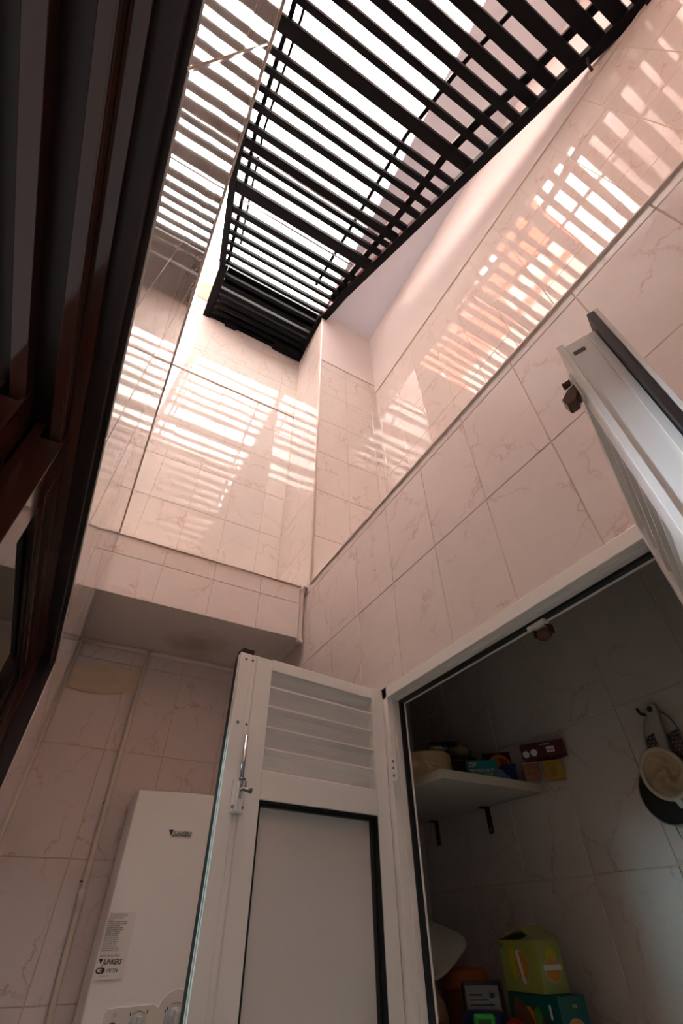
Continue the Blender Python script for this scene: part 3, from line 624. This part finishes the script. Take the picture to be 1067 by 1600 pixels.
wht = flat('print_white', (.75, .72, .68)); yel = flat('print_yellow', (.62, .62, .12)); org = flat('print_orange', (.65, .22, .03)); dgr = flat('print_green', (.08, .25, .03)); brn = flat('print_brown', (.16, .06, .02)); red = flat('print_red', (.5, .03, .02))
carton('zip_bag_box', 'teal box of reusable zip bags on the shelf', 'box', (.975, 1.045, ST), math.radians(-33), (.083, .05, .052), (.0, .30, .27),
       [tx('front', 'ZIP', .006, .036, .015, wht, bold=.0006), tx('front', 'REUTILIZABLES', .006, .024, .0105, wht, bold=.0003, sx=.95), tx('front', 'REUTILIZAVEIS', .006, .0135, .0105, yel, bold=.0003, sx=.95), tx('front', '-10-', .040, .003, .009, wht), shape('front', ell(.012, .005, .006, .003), wht)])
t = carton('pizza_box', 'dark box with a glowing orange picture leaning behind the teal box', 'box', (1.072, 1.075, ST + .003), math.radians(-38), (.078, .016, .090), (.06, .012, .012),
       [shape('front', ell(.044, .056, .030, .028), org), shape('front', ell(.048, .056, .020, .018), red, z=.0003), shape('front', ell(.040, .060, .006, .012), org, z=.0006)], tilt=(-.12, 0))
t = carton('chocolate_box', 'maroon box with white emblem lying on top of the yellow box', 'box', (1.080, .940, ST + .043), math.radians(-58), (.112, .045, .036), (.09, .010, .014),
       [shape('front', ell(.012, .010, .0085, .0085), wht), shape('front', ell(.033, .012, .0085, .0085), wht), shape('front', rect(.066, .086, .008, .022), wht), shape('front', rect(.069, .083, .013, .015), red, z=.0003), tx('front', 'oro fondo', .052, .027, .006, wht), tx('front', '100', .006, .007, .006, red), tx('front', '12', .029, .009, .007, red)])
t = carton('blue_packet', 'dark blue packet standing between teal and biscuit boxes', 'packet', (1.068, 1.005, ST), math.radians(-30), (.036, .03, .046), (.015, .02, .13), [shape('front', ell(.01, .01, .005, .009), flat('pale_blue', (.2, .3, .45)))])
t = carton('biscuit_box', 'small box printed with round brown biscuits', 'box', (1.100, .965, ST), math.radians(-44), (.040, .03, .042), (.30, .12, .10),
       [shape('front', ell(.008 + .012 * (i % 3), .008 + .013 * (i // 3), .0065, .0035, 12, .5 * i), flat('biscuit', (.42, .17, .05))) for i in range(9)] + [shape('front', rect(.0, .040, .0395, .042), wht)])
t = carton('yellow_box', 'mustard yellow box at the near end of the shelf', 'box', (1.112, .908, ST - .008), math.radians(-52), (.048, .03, .044), (.45, .24, .02),
       [shape('front', ell(.024, .018, .009, .012), flat('ochre', (.35, .16, .01))), shape('front', rect(.008, .036, .035, .0358), brn)])
b = B(); b.prism([(-.012, 0, 0), (.016, 0, 0), (.03, 0, .012), (.014, 0, .030), (-.004, 0, .026)], (0, .02, 0)); o = b.done('plastic_scoop', flat('grey_blue_plastic', (.16, .24, .38), .35), bevel=.004); o.location = (1.035, 1.0, ST); o.rotation_euler = (0, 0, -.6); tag(o, 'grey-blue plastic scoop lying beside the dark blue packet', 'scoop')
b = B(); b.prism([(-.02, 0, 0), (.02, 0, 0), (.026, 0, .062), (.008, 0, .072), (-.022, 0, .060)], (0, .03, 0)); o = b.done('green_packet', flat('dark_green_foil', (.02, .09, .03), .3), bevel=.008); o.location = (1.075, 1.12, ST); o.rotation_euler = (0, 0, -.7); tag(o, 'dark green packet behind the teal zip bag box', 'packet')

# ------------------------------------------------------------------ pantry: lower shelf and what stands on it
LS = -.20
o = thing('wall_shelf', 'low pantry shelf below the frame carrying the tea boxes', 'shelf', (.99, 1.2, LS - .02))
b = B(); b.box(.80, UR - .006, .86, RET - .006, LS - .02, LS); b.done('board', M['chip'], o, T=Matrix.Translation(-Vector(o.location)))
teal = (.0, .10, .085)
def cup(face, cx, cy, r, rot=0.0, half=False):
    out = [shape(face, ell(cx, cy, r * 1.18, r * .95, 24, rot), flat('print_saucer', (.50, .42, .25)), z=0), shape(face, ell(cx, cy, r, r * .82, 24, rot), flat('print_cup', (.60, .25, .03)), z=.0003)]
    bandp = [(cx + (u * math.cos(rot) - v * math.sin(rot)), cy + (u * math.sin(rot) + v * math.cos(rot))) for u, v in ((-r * 1.2, 0), (r * 1.15, 0), (r * 1.15, r * .42), (-r * 1.2, r * .42))]
    out.append(shape(face, bandp, wht, z=.0006)); return out
gb = carton('tea_box', 'lime green tea box with orange cups on top of the dark teal box', 'box', (.998, .960, LS + .1125), math.radians(-4), (.066, .118, .080), (.33, .38, .075),
       cup('front', .033, .034, .020) + [shape('front', ell(.034, .058, .016, .010), flat('print_flower', (.55, .45, .02)), z=.0001)]
       + cup('left', .066, .040, .022, math.radians(100)) + [shape('left', ell(.040, .044, .012, .026), flat('print_flower2', (.50, .45, .02)), z=.0001), shape('left', [(.006, .066), (.014, .070), (.012, .076), (.007, .075)], dgr)])
flapm = mat('lime_card_inside', (.36, .36, .12), .6)
b = B(); b.prism([(0, .0, .080), (.066, .0, .080), (.066, .052, .104), (0.004, .050, .100)], (0, -.001, .0012)); b.done('open_flap', flapm, gb)
b = B(); b.prism([(.0, .118, .0805), (.066, .118, .0805), (.066, .06, .094), (0, .06, .093)], (0, 0, .001)); b.done('open_flap', flapm, gb)
carton('tea_box', 'dark teal fruit tea box under the lime green box', 'box', (1.000, .935, LS + .0005), math.radians(-4), (.072, .145, .111), teal,
       cup('front', .034, .062, .020) + [shape('front', rect(.014, .058, .026, .052), brn, z=.0009), shape('front', ell(.058, .030, .012, .016), dgr, z=.001), tx('front', 'tea', .034, .094, .010, yel)]
       + [shape('left', ell(.070, .048, .022, .048, 24, .35), org), shape('left', ell(.050, .050, .028, .060, 24, .5), flat('print_rust', (.22, .09, .05)), z=.0003), shape('left', ell(.095, .060, .016, .036, 24, .5), brn, z=.0003), shape('left', ell(.085, .080, .010, .014), dgr, z=.0006), shape('left', rect(.118, .124, .078, .098), wht)])
# white plastic tray hanging over at the far side
b = B(); pts = []
for i in range(32):
    a = 2 * math.pi * i / 32; c, s_ = math.cos(a), math.sin(a); pts.append((.115 * math.copysign(abs(c) ** .45, c), .075 * math.copysign(abs(s_) ** .45, s_), 0))
b.prism(pts, (0, 0, .008)); o = b.done('plastic_tray', mat('ivory_plastic', (.86, .82, .74), .4), bevel=.003); o.matrix_world = frame((.99, 1.345, -.02), (.15, -1, -.25), (.75, .25, .55)); tag(o, 'ivory plastic tray tilted up behind the door frame', 'tray')
t = thing('storage_pot', 'terracotta coloured pot under the ivory tray', 'pot', (1.065, 1.285, LS))
b = B(); b.lathe([(0, 0), (.042, 0), (.052, .02), (.056, .10), (.053, .104), (0, .104)], (0, 0, 0), n=32); b.done('body', flat('terracotta', (.20, .065, .02), .5), t)
b = B(); b.lathe([(0, .104), (.058, .104), (.060, .112), (.060, .135), (.055, .142), (0, .145)], (0, 0, 0), n=32); b.done('lid', flat('terracotta_lid', (.50, .14, .035), .45), t)
t = carton('label_box', 'white label with black printing on a dark packet', 'packet', (.955, 1.155, LS), math.radians(-32), (.088, .03, .128), (.02, .02, .022),
           [shape('front', rect(.004, .078, .010, .120), flat('paper', (.42, .44, .44)))] + [shape('front', rect(.010, .040 + .012 * (i % 3), .104 - i * .008, .1065 - i * .008), ink, z=.0004) for i in range(11)] + [shape('front', rect(.058, .066, .10, .108), flat('label_blue', (.02, .12, .25)), z=.0004), shape('front', rect(.0555, .0562, .02, .115), ink, z=.0004)], tilt=(-.22, .0))
t = thing('blue_lid_jar', 'jar with a wide navy lid beside the teal tea box', 'jar', (.930, 1.080, LS))
b = B(); b.lathe([(0, 0), (.034, 0), (.036, .01), (.036, .062), (0, .062)], (0, 0, 0)); b.done('jar', flat('smoked_glass', (.03, .03, .04), .15), t)
b = B(); b.lathe([(0, .062), (.042, .062), (.044, .066), (.044, .082), (.040, .086), (0, .087)], (0, 0, 0), n=32); b.done('lid', flat('navy_lid', (.012, .02, .11), .35), t)
b = B(); b.box(0, .042, 0, .012, 0, .088); o = b.done('green_clip_box', flat('bright_green', (.02, .42, .03), .35), bevel=.005)
o.location = (.872, 1.040, LS); o.rotation_euler = (0, 0, -.6); b = B(); b.box(.008, .034, -.0015, 0, .068, .080); q = b.done('label_window', flat('green_dark', (.005, .10, .008)), o); tag(o, 'bright green plastic box in front of the navy lid', 'box')
for (nm, lb, ct_, loc, r, col) in (('red_bag', 'red crumpled bag beside the bright green box', 'bag', (.962, 1.022, LS + .040), (.030, .022, .040), (.34, .012, .012)),
                              ('red_bag', 'long red bag at the foot of the dark label packet', 'bag', (.850, 1.150, LS + .038), (.052, .028, .038), (.30, .02, .012)),
                              ('green_bag', 'dull green bag at the door frame edge', 'bag', (.900, 1.265, LS + .055), (.032, .032, .055), (.03, .14, .025)),
                              ('snack_bag', 'cream and red snack bag left of the dark label packet', 'bag', (.900, 1.198, LS + .058), (.026, .026, .058), (.40, .25, .13))):
    o = blob(nm, mat(nm + '_foil', col, .35), None, (0, 0, 0), r, len(lb), .10); o.location = loc; tag(o, lb, ct_)

# ------------------------------------------------------------------ utensils hanging on the pantry wall
UX = UR - .005
chromeM = mat('worn_chrome', (.40, .37, .35), .3, 1.0)
hk = thing('wall_hook', 'dark nail hook holding the grater handle', 'hook', (UX, .615, .372))
b = B(); b.tube([(0, 0, 0), (-.024, 0, -.002), (-.027, .001, .003), (-.028, .002, .011)], .0032, 8); b.done('nail', M['bracket'], hk)
# grater: oval wire rim, two perforated plates, white handle down the middle (local x = right (-y), local y = up, z = out (-x))
g = thing('hand_grater', 'chrome hand grater with white plastic handle hanging on the wall', 'grater', (0, 0, 0))
g.matrix_world = frame((UX - .010, .600, .300), (0, -1, 0), (0, 0, 1)) @ Matrix.Rotation(-.10, 4, 'Z')
pts = []
for i in range(48):
    a = 2 * math.pi * i / 48; c, s_ = math.cos(a), math.sin(a); pts.append((.042 * math.copysign(abs(c) ** .8, c), -.018 + .088 * math.copysign(abs(s_) ** .85, s_), 0))
b = B(); b.tube(pts + [pts[0]], .0019, 8, cap=False); b.done('rim', chromeM, g)
pl = mat('punched_steel', (.10, .085, .08), .35, .8)
for sx in (-1, 1):
    b = B(); x0, x1 = (-.040, -.012) if sx < 0 else (.012, .040)
    b.prism([(x0, -.085, 0), (x1, -.088, 0), (x1, .030, 0), (x0, .022, 0)], (0, 0, .001)); o = b.done('grating_plate', pl, g)
    b = B()
    for i in range(3):
        for j in range(13):
            x = x0 + .006 + i * .0085 + (.004 if j % 2 else 0); y = .022 - j * .008
            if x > x1 - .002: continue
            b.prism([(x - .0022, y, .001), (x + .0022, y, .001), (x, y - .004, .001)], (0, 0, .0015))
    tt = b.done('teeth', chromeM, o, kind='stuff')
b = B(); b.prism([(-.014, .080, 0), (-.008, .088, 0), (.008, .088, 0), (.014, .080, 0), (.0125, .055, 0), (.009, -.02, 0), (.008, -.06, 0), (-.008, -.06, 0), (-.009, -.02, 0), (-.0125, .055, 0)], (0, 0, .010)); 
hd = b.done('handle', mat('white_plastic', (.52, .49, .45), .4), g, bevel=.003, T=Matrix.Translation((0, 0, .001)))
b = B(); b.lathe([(.0, 0), (.0065, 0), (.0065, .0006), (0, .0006)], (0, .075, .0108), (0, 0, 1), 16); b.done('hanging_hole', M['bracket'], hd)
# mesh strainer behind the cloth filter
sn = thing('mesh_strainer', 'dark wire mesh strainer behind the cloth coffee filter', 'strainer', (0, 0, 0)); sn.matrix_world = frame((UX - .020, .632, .218), (0, -1, 0), (0, 0, 1))
b = B(); b.lathe([(.058, .0), (.0605, .002), (.0605, .006), (.058, .008)], (0, 0, 0), (0, 0, 1), 40, closed=True); b.done('rim', chromeM, sn)
b = B(); b.lathe([(.058, .004), (.054, -.004), (.042, -.010), (.02, -.014), (0, -.015)], (0, 0, 0), (0, 0, 1), 36); b.done('mesh_bowl', mat('fine_mesh', (.07, .06, .055), .5, .5, bump=1.0, bscale=900), sn)
b = B(); b.tube([(-.012, -.058, .004), (-.010, -.078, .004), (-.002, -.088, .004), (.008, -.086, .004), (.014, -.074, .004), (.012, -.058, .004)], .0011, 8); b.done('resting_hook', chromeM, sn)
# cloth filter
cf = thing('cloth_filter', 'cream cloth coffee filter in a white plastic ring', 'coffee filter', (0, 0, 0)); cf.matrix_world = frame((UX - .048, .607, .244), (0, -1, 0), (0, 0, 1)) @ Matrix.Rotation(.10, 4, 'X')
clo = mat('cream_cloth', (.60, .46, .28), .85, noise=.12, nscale=60, bump=.6, bscale=300)
b = B(); b.lathe([(.049, .0), (.050, .004), (.047, .007), (.040, .006), (.041, .0)], (0, 0, 0), (0, 0, 1), 44, closed=True); b.done('ring', mat('cream_ring', (.58, .49, .36), .6), cf)
bm = bmesh.new(); n = 40; rings = []
for j in range(13):
    r = .044 * (1 - j / 12); row = []
    for k in range(n):
        a = 2 * math.pi * k / n; dz = -.020 * (1 - (r / .044) ** 2) + .0075 * math.sin(3 * a + 9 * j / 12) * (j / 12) * (1 - j / 13) * 3 + .0022 * math.sin(7 * a + j * .8) * min(1, j / 4)
        row.append(bm.verts.new((r * math.cos(a), r * math.sin(a), .003 + dz)))
    rings.append(row)
for A, D in zip(rings, rings[1:]):
    for k in range(n):
        f = bm.faces.new((A[k], A[(k + 1) % n], D[(k + 1) % n], D[k])); f.smooth = True
me = bpy.data.meshes.new('cloth'); bm.to_mesh(me); bm.free(); me.materials.append(clo); o = bpy.data.objects.new('cloth', me); C.objects.link(o); o.parent = cf
b = B(); b.prism([(-.004, -.046, .002), (.010, -.045, .002), (.014, -.060, .002), (.003, -.063, .002)], (0, 0, .006)); b.done('handle_stub', mat('white_tab', (.60, .58, .54), .4), cf, bevel=.001)
